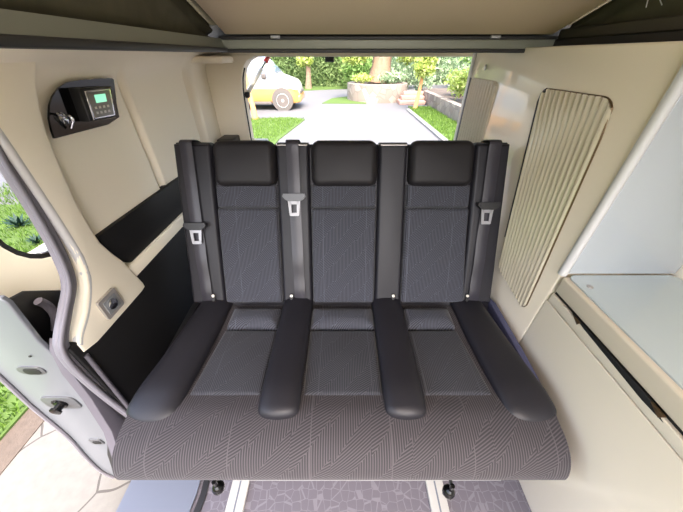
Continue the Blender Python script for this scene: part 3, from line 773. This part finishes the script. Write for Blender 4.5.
q2 = [Vector((CX, 1.70, 1.225)), Vector((CX, 1.34, 1.225)), Vector((CX, 1.30, .62)), Vector((CX, 1.66, .62))]
q2 = [Vector((CX, 1.70, 1.225)), Vector((CX, 1.40, 1.225)), Vector((CX, 1.40, .60)), Vector((CX, 1.70, .60))]
bm, ol = pane(q2, 10, .12, .06)
rp = link('reeded_pane', bm, 'reeded', tc, 80, label='smaller reeded pane at the rear end')
link('pane_rim', tube(ol, .003, 8, closed=True), 'worktop_beige', rp)

# kitchen unit, worktop, glass lid
ku = thing('kitchen_unit', 'cream base cabinet under the worktop at the right', 'cabinet', (.85, -.1, 0))
link('carcass', box(CX+.02, 1.018, -1.0, .652, 0, .70, .004), 'cream_gloss', ku)
link('front_panel', box(CX, CX+.02, -1.0, .653, .0, .664, .003), 'cream_gloss', ku)
link('drawer_front', box(CX-.001, CX+.02, -1.0, .645, .668, .700, .003), 'cream_gloss', ku)
fp = [(CX-.002, .56, .7085), (CX-.002, .50, .7085), (CX-.002, .30, .7085), (CX-.002, .26, .6935), (CX-.002, .31, .690), (CX-.002, .50, .700)]
link('finger_pull', prism([Vector(p) for p in fp], (.006, 0, 0), .001), 'slot_black', ku)
for yy in (.535, .283):
    link('pull_end', prism([(CX-.004, yy+.016, .7075), (CX-.004, yy-.018, .7075), (CX-.004, yy-.012, .693)], (.006, 0, 0), .001), 'bronze_metal', ku, label='bronze corner of the finger pull')
wt = tag(link('worktop', box(CX-.002, 1.018, -1.0, .6445, .712, .772, .008), 'worktop_beige'), 'beige kitchen worktop with thick front edge at the right', 'worktop')
link('shadow_gap', box(CX+.008, CX+.03, -1.0, .644, .6995, .7115), 'slot_black', ku, None)
gl = thing('glass_cover', 'glass cover lying on the worktop, tinted as by bluish reflected light', 'glass cover', (.86, .1, .772))
link('glass_sheet', prism([(x, y, .772) for x, y in rrect(.325, 1.3, .02, 5, .853, -.008)], (0, 0, .006), .002), 'glass_lid', gl)
c = onz(583, 287, .778)
link('hinge_stud', lathe((c.x+.02, c.y, .7775), (0, 0, 1), [(.008, 0), (.008, .003), (.004, .004)], 14), 'brushed_steel', gl)

# ------------------------------------------------------------------ the bench seat
SE = thing('bench_seat', 'dark three-seat bench with patterned fabric and leather across the van', 'seat', (0, .6, 0))
TH = math.radians(23.4); O = Vector((0, .84, .46)); BU = Vector((0, math.sin(TH), math.cos(TH))); BN = Vector((0, -math.cos(TH), math.sin(TH)))
def bk(x, s, n): return O+Vector((x, 0, 0))+BU*s+BN*n
def sq(loop_w, h, r, n=5): return rrect(loop_w, h, r, n)
def pad(x0, x1, s0, s1, n0, n1, rad, mapf, puff=.01, nx=26, ns=26, taper=None, corner=.02, m='leather', name='pad', parent=SE, label=None):
    """soft upholstered pad: puffed front face over a rounded rectangle, mapped by mapf(x, s, n)"""
    bm = B(); uvl = bm.loops.layers.uv.verify()
    def shape(i, j):
        a = i/nx; b = j/ns
        s = s0+(s1-s0)*b; l, r = (x0, x1) if not taper else (x0+taper(b)[0], x1+taper(b)[1])
        x = l+(r-l)*a
        return x, s
    W_ = x1-x0; H_ = s1-s0
    def nn(x, s, a, b):
        dx = min(a, 1-a)*W_; ds = min(b, 1-b)*H_
        # rounded corner distance
        if dx < corner and ds < corner: d = corner-math.hypot(corner-dx, corner-ds)
        else: d = min(dx, ds)
        d = max(0, min(1, d/rad)); e = math.sqrt(max(0, 1-(1-d)**2))
        return n0+(n1-n0)*e+puff*math.sin(PI*a)*math.sin(PI*b)
    def remap(k, n, L):  # concentrate rows near the rims
        t_ = k/n; f = min(.45, max(rad, corner)*1.15/L)
        q = 9
        if k <= q: return f*(k/q)**1.6
        if k >= n-q: return 1-f*((n-k)/q)**1.6
        return f+(1-2*f)*(k-q)/(n-2*q)
    V = []
    for j in range(ns+1):
        row = []
        for i in range(nx+1):
            a = remap(i, nx, W_); b = remap(j, ns, H_)
            # pull the corners round
            ax, bs = a*W_, b*H_
            for cx_, cs_ in ((corner, corner), (W_-corner, corner), (corner, H_-corner), (W_-corner, H_-corner)):
                ox = (ax-cx_) if (cx_ == corner) == (ax < cx_) and ((cx_ == corner and ax < cx_) or (cx_ != corner and ax > cx_)) else None
                os_ = (bs-cs_) if ((cs_ == corner and bs < cs_) or (cs_ != corner and bs > cs_)) else None
                if ox is not None and os_ is not None:
                    mx = max(abs(ox), abs(os_)); h = math.hypot(ox, os_)
                    if h > 0: ax, bs = cx_+ox*mx/h, cs_+os_*mx/h
                    break
            a2, b2 = ax/W_, bs/H_
            l, r = (x0, x1) if not taper else (x0+taper(b2)[0], x1+taper(b2)[1])
            x = l+(r-l)*a2; s = s0+H_*b2
            row.append((mapf(x, s, nn(x, s, a2, b2) if (0 < i < nx and 0 < j < ns) else n0), (x, s)))
        V.append(row)
    vs = [[bm.verts.new(p) for p, _ in r] for r in V]; fs = []
    for j in range(ns):
        for i in range(nx):
            idx = ((j, i), (j, i+1), (j+1, i+1), (j+1, i)); f = bm.faces.new([vs[a][b] for a, b in idx]); fs.append(f)
            for lp, (a, b) in zip(f.loops, idx): lp[uvl].uv = V[a][b][1]
    rim = [vs[0][i] for i in range(nx+1)]+[vs[j][nx] for j in range(1, ns+1)]+[vs[ns][i] for i in range(nx-1, -1, -1)]+[vs[j][0] for j in range(ns-1, 0, -1)]
    fs.append(bm.faces.new(rim[::-1]))
    bmesh.ops.recalc_face_normals(bm, faces=fs)
    return link(name, bm, m, parent, 60, label=label)

# backrest shell : closed section swept across, ends tucked in
def back_loop(x, ins):
    s0, s1 = -.06+ins*.2, .642-ins*.9; pr = [(s0, 0-ins), (s1-.02, 0-ins), (s1, -.02), (s1, -.085), (s1-.03, -.11+ins), (s0, -.11+ins)]
    return [bk(x, s, n) for s, n in pr]
loops = []
for x, ins in [(-.642, .03), (-.636, .010), (-.62, 0)]+[(-.62+1.24*k/20, 0) for k in range(1, 20)]+[(.62, 0), (.636, .010), (.642, .03)]: loops.append(back_loop(x+.004, ins))
link('backrest', loft(loops), 'leather', SE, 40, label='dark leather backrest shell')
def bmap(x, s, n): return bk(x, s, n)
COL = [(-.487, -.250), (-.118, .136), (.252, .500)]
for i, (a, b) in enumerate(COL):
    # headrest pad, upper strip, long lumbar panel
    pad(a+.002, b+.002, .480, .652, 0, .040, .026, bmap, .006, corner=.035, m='leather_head', name='headrest', label='matt leather headrest pad')
    pad(a, b, .402, .490, 0, .022, .008, bmap, .003, corner=.008, m='fabric_back', name='upper_back_panel', label='ribbed fabric strip under headrest')
    pad(a-.002, b+.002, .004, .402, 0, .028, .012, bmap, .006, corner=.012, m='fabric_back', name='lumbar_panel', label='zigzag ribbed fabric back panel',
        taper=lambda t_: (.0, .018*(1-t_)**2) if i == 2 else (.0, .0))
# leather columns between the panels
for a, b, n1 in ((-.632, -.491, .0301), (-.247, -.121, .024), (.139, .249, .026), (.504, .634, .0301)):
    pad(a, b, .0, .640, 0, n1-.008 if n1 > .03 else n1, .014, bmap, .004, corner=.006, m='leather', name='side_bolster' if n1 > .03 else 'centre_column')
# plastic caps along the top edge
for a, b in ((-.622, -.495), (-.243, -.125), (.143, .247), (.508, .624)):
    bm = B(); 
    pr = [(.634, .010), (.641, .012), (.645, .004), (.646, -.03), (.646, -.09), (.62, -.09), (.62, .006)]
    link('top_cap', loft([[bk(x, s, n) for s, n in pr] for x in (a, a+.004, b-.004, b)]), 'black_plastic', SE, 40)
for a, b in ((-.243, -.127), (.146, .242)):
    link('trim_strip', loft([[bk(x, s, n) for s, n in ((.629, .0255), (.633, .0255), (.633, .030), (.629, .030))] for x in (a, b)]), 'brushed_steel', SE, label='pale strip on the backrest top')

# seat belts with tongues
def belt(xt, xb, st, side, w=.046):
    top_n = .045
    pts = [(.652, -.05), (.655, -.01), (.645, .032), (.60, .034), (st+.02, .036), (st-.03, .034), (.22, .034), (.12, .033), (.06, .030), (.01, .022)]
    L = []; N_ = len(pts)
    P = smooth_path([Vector((0, s, n)) for s, n in pts], 4)
    for p in P:
        s, n = p.y, p.z; k = max(0, min(1, 1-s/.65)); x = xt+(xb-xt)*k
        below = s < st; ww = w/2*(1.0 if not below else .96)
        nn_ = n+.005*math.sin(s*40)*(0 if not below else .4)
        L.append([bk(x-ww, s, nn_), bk(x-ww*.3, s, nn_+.0022), bk(x+ww*.3, s, nn_+.0022), bk(x+ww, s, nn_), bk(x+ww*.3, s, nn_-.001), bk(x-ww*.3, s, nn_-.001)])
    sb = link('seat_belt', loft(L), 'belt_web', SE, 70)
    x = xt+(xb-xt)*(1-st/.65)
    # tongue: black slotted head and steel plate with a window
    hd_ = [(x-.040, st+.016), (x+.040, st+.016), (x+.044, st+.006), (x+.036, st-.004), (x+.022, st-.012), (x-.022, st-.012), (x-.036, st-.004), (x-.044, st+.006)]
    link('tongue_head', prism([bk(a, b, .036) for a, b in hd_], BN*.018, .004), 'black_plastic' if side else 'fitting_grey', sb, 50)
    bm = B(); c2 = x-.002
    for q_ in ([(c2-.024, st-.006), (c2-.012, st-.006), (c2-.009, st-.066), (c2-.018, st-.066)], [(c2+.024, st-.006), (c2+.012, st-.006), (c2+.009, st-.066), (c2+.018, st-.066)],
               [(c2-.018, st-.056), (c2+.018, st-.056), (c2+.016, st-.068), (c2-.016, st-.068)], [(c2-.02, st-.008), (c2+.02, st-.008), (c2+.016, st-.024), (c2-.016, st-.024)]):
        add_prism(bm, [bk(u_, v_, .041) for u_, v_ in q_], BN*.004)
    link('tongue_plate', bm, 'tongue_grey', sb, None, label='bright steel tongue plate')
    return sb
belt(-.575, -.560, .330, True); belt(-.183, -.172, .440, False); belt(.568, .552, .408, True)
# small anchor tags low on the backrest
for x in (-.533, -.208, .215, .523):
    bm = prism([bk(a, b, .03) for a, b in [(x-.004, .018), (x+.004, .018), (x+.005, .045), (x-.005, .045)]], BN*.006, .001)
    tg_ = link('anchor_tag', bm, 'black_plastic', SE)
    link('tag_tip', lathe(bk(x, .042, .034), BN, [(.006, 0), (.006, .004), (.003, .006)], 12), 'ivory_plastic', tg_, label='small white tip')

# seat cushion
SZ = .47
cprof = [(.86, SZ-.06), (.85, SZ-.03), (.80, SZ-.018), (.68, SZ-.022), (.55, SZ-.020), (.46, SZ-.012), (.42, SZ-.004), (.385, SZ+.001), (.35, SZ-.004), (.312, SZ-.016), (.282, SZ-.036), (.262, SZ-.064), (.252, SZ-.095), (.254, SZ-.120), (.272, SZ-.138), (.33, SZ-.144), (.60, SZ-.15), (.86, SZ-.15)]
cl = smooth_path([Vector((0, y, z)) for y, z in cprof], 3)[:-1]; 
acc = [0]
for a, b in zip(cl, cl[1:]): acc.append(acc[-1]+(b-a).length)
cen = Vector((0, .55, SZ-.08))
def cush(x, k):
    out = []
    for p in cl:
        q = p.copy(); q.y = cen.y+(p.y-cen.y)*k[0]; q.z = cen.z+(p.z-cen.z)*k[1]
        wf = 1.0 if p.y < .4 else 1-.085*sstep(.4, .86, p.y)
        out.append(Vector((x*wf, q.y, q.z)))
    return out
XS = []; HW = .626
for k in range(9):
    a = PI/2*k/8; XS.append((-HW+.055*(1-math.sin(a)), (1-.13*(1-math.sin(a)), 1-.45*(1-math.sin(a))), a))
XS = []
for k in range(8):
    a = PI/2*k/7; XS.append((-HW+.05*(1-math.cos(PI/2-a)), (1-.16*(1-math.sin(a)), 1-.5*(1-math.sin(a)))))
mid = [(-HW+.05+(2*HW-.1)*k/40, (1, 1)) for k in range(1, 40)]
XS = XS+mid+[(-x, k) for x, k in XS[::-1]]
loops = [cush(x, k) for x, k in XS]
bm = loft(loops, uvs=lambda i, j: (XS[i][0], -acc[j]))
link('seat_cushion', bm, 'fabric_front', SE, 60, label='broad ribbed fabric front edge of the seat')
def surf(y):
    for (a, b), (c, d) in zip(cprof[1:9], cprof[2:10]):
        if c <= y <= a: return b+(d-b)*(a-y)/(a-c)
    return SZ
def smap(x, s, n):
    wf = 1.0 if s < .4 else 1-.085*sstep(.4, .86, s); return Vector((x, s, SZ-.022+n))
TPL = {0: lambda t_: (-.010*(1-t_)+.02*t_, .0), 1: lambda t_: (0, 0), 2: lambda t_: (0, .010*(1-t_)-.02*t_)}
for i, (a, b) in enumerate(((-.470, -.246), (-.122, .130), (.252, .466))):
    pad(a, b, .432, .690, 0, .020, .016, smap, .010, corner=.01, m='fabric_shaded', name='seat_panel', taper=TPL[i], label='ribbed fabric seat panel')
    pad(a+(.02 if i == 0 else 0), b-(.02 if i == 2 else 0), .694, .800, 0, .040, .045, smap, .004, corner=.012, m='fabric_back', name='seat_back_roll', label='narrow padded roll behind seat panel')
def bolster(path, rw, rh, name):
    P = smooth_path(path, 26); L = []; n = len(P); tot = n-1
    for i, p in enumerate(P):
        k = i/tot; d = (P[min(i+1, n-1)]-P[max(i-1, 0)]).normalized(); s = Vector((d.y, -d.x, 0)).normalized()
        e = 1.0; tail = (1-k)*(P[0]-P[-1]).length
        rr = rw(k) if callable(rw) else rw
        if tail < rr: e = math.sqrt(max(.0004, 1-(1-tail/rr)**2))
        hd2 = k*(P[0]-P[-1]).length; e2 = 1
        if hd2 < .05: e2 = .75+.25*math.sqrt(max(0, 1-(1-hd2/.05)**2))
        se = lambda v: math.copysign(abs(v)**.76, v)
        L.append([p+s*se(math.cos(a))*rr*e*e2+Vector((0, 0, 1))*se(math.sin(a))*rh*(.45+.55*e)*e2 for a in [2*PI*j/28 for j in range(28)]])
    link(name, loft(L), 'leather', SE, 70)
bolster([(-.182, .90, SZ-.012), (-.184, .72, SZ-.006), (-.186, .55, SZ-.004), (-.186, .44, SZ+.0), (-.185, .362, SZ-.012)], .062, .038, 'divider_bolster')
bolster([(.190, .90, SZ-.012), (.191, .72, SZ-.006), (.192, .55, SZ-.004), (.191, .44, SZ+.0), (.190, .362, SZ-.012)], .062, .038, 'divider_bolster')
bolster([(-.532, .90, SZ-.02), (-.540, .70, SZ-.012), (-.552, .55, SZ-.010), (-.562, .44, SZ-.008), (-.568, .355, SZ-.026)], lambda k: .064+.018*k, .034, 'outer_bolster')
bolster([(.532, .90, SZ-.02), (.540, .70, SZ-.012), (.552, .55, SZ-.010), (.562, .44, SZ-.008), (.568, .355, SZ-.026)], lambda k: .064+.018*k, .034, 'outer_bolster')
# side shields and base
def shield(x0, x1, m, name, label=None):
    pr = [(.90, .10), (.90, .44), (.83, .46), (.60, .45), (.42, .435), (.34, .40), (.30, .36), (.31, .30), (.40, .22), (.55, .10)]
    link(name, prism([(x0, y, z) for y, z in pr], (x1-x0, 0, 0), .008), m, SE, label=label)
shield(.640, .662, 'shield_blue', 'side_shield', 'blue-grey plastic side shield')
shield(-.642, -.612, 'black_plastic', 'side_shield')
link('seat_base', box(-.60, .60, .45, 1.02, .03, .335, .02), 'black_plastic', SE)
link('front_bar', box(-.40, .60, .335, .37, .03, .05, .004), 'white_metal', SE, label='white steel bar under the seat front')
for px, nm in (((218, 487), 0), ((449, 491), 1)):
    c = onz(px[0], px[1], .30)
    kn = link('release_knob', lathe((c.x, c.y+.0, .276), (0, 0, 1), [(.002, 0), (.012, .003), (.0175, .014), (.0175, .024), (.012, .035), (.006, .04), (.006, .07)], 20), 'satin_black', SE)
    link('knob_ring', tube([(c.x+.0165*math.cos(a), c.y-.002+.004*math.sin(a), .293+.0165*math.sin(a)) for a in [2*PI*k/20 for k in range(20)]], .0022, 8, closed=True), 'chrome', kn)
    link('knob_stem', tube([(c.x, c.y, .335), (c.x, c.y+.06, .345)], .005, 8), 'black_plastic', kn)

# floor rails
for s_, xx, lab in ((-1, -.382, 'white floor rail under the seat, on the left'), (1, .352, 'white floor rail under the seat, on the right')):
    o = thing('floor_rail', lab, 'rail', (xx, .2, 0), 'seat floor rails')
    link('track', box(xx-.032, xx+.032, -.6, 1.3, 0, .014, .003), 'white_metal', o)
    link('slot', box(xx-.003, xx+.003, -.6, 1.3, .0135, .0142), 'step_bluegrey', o, None)
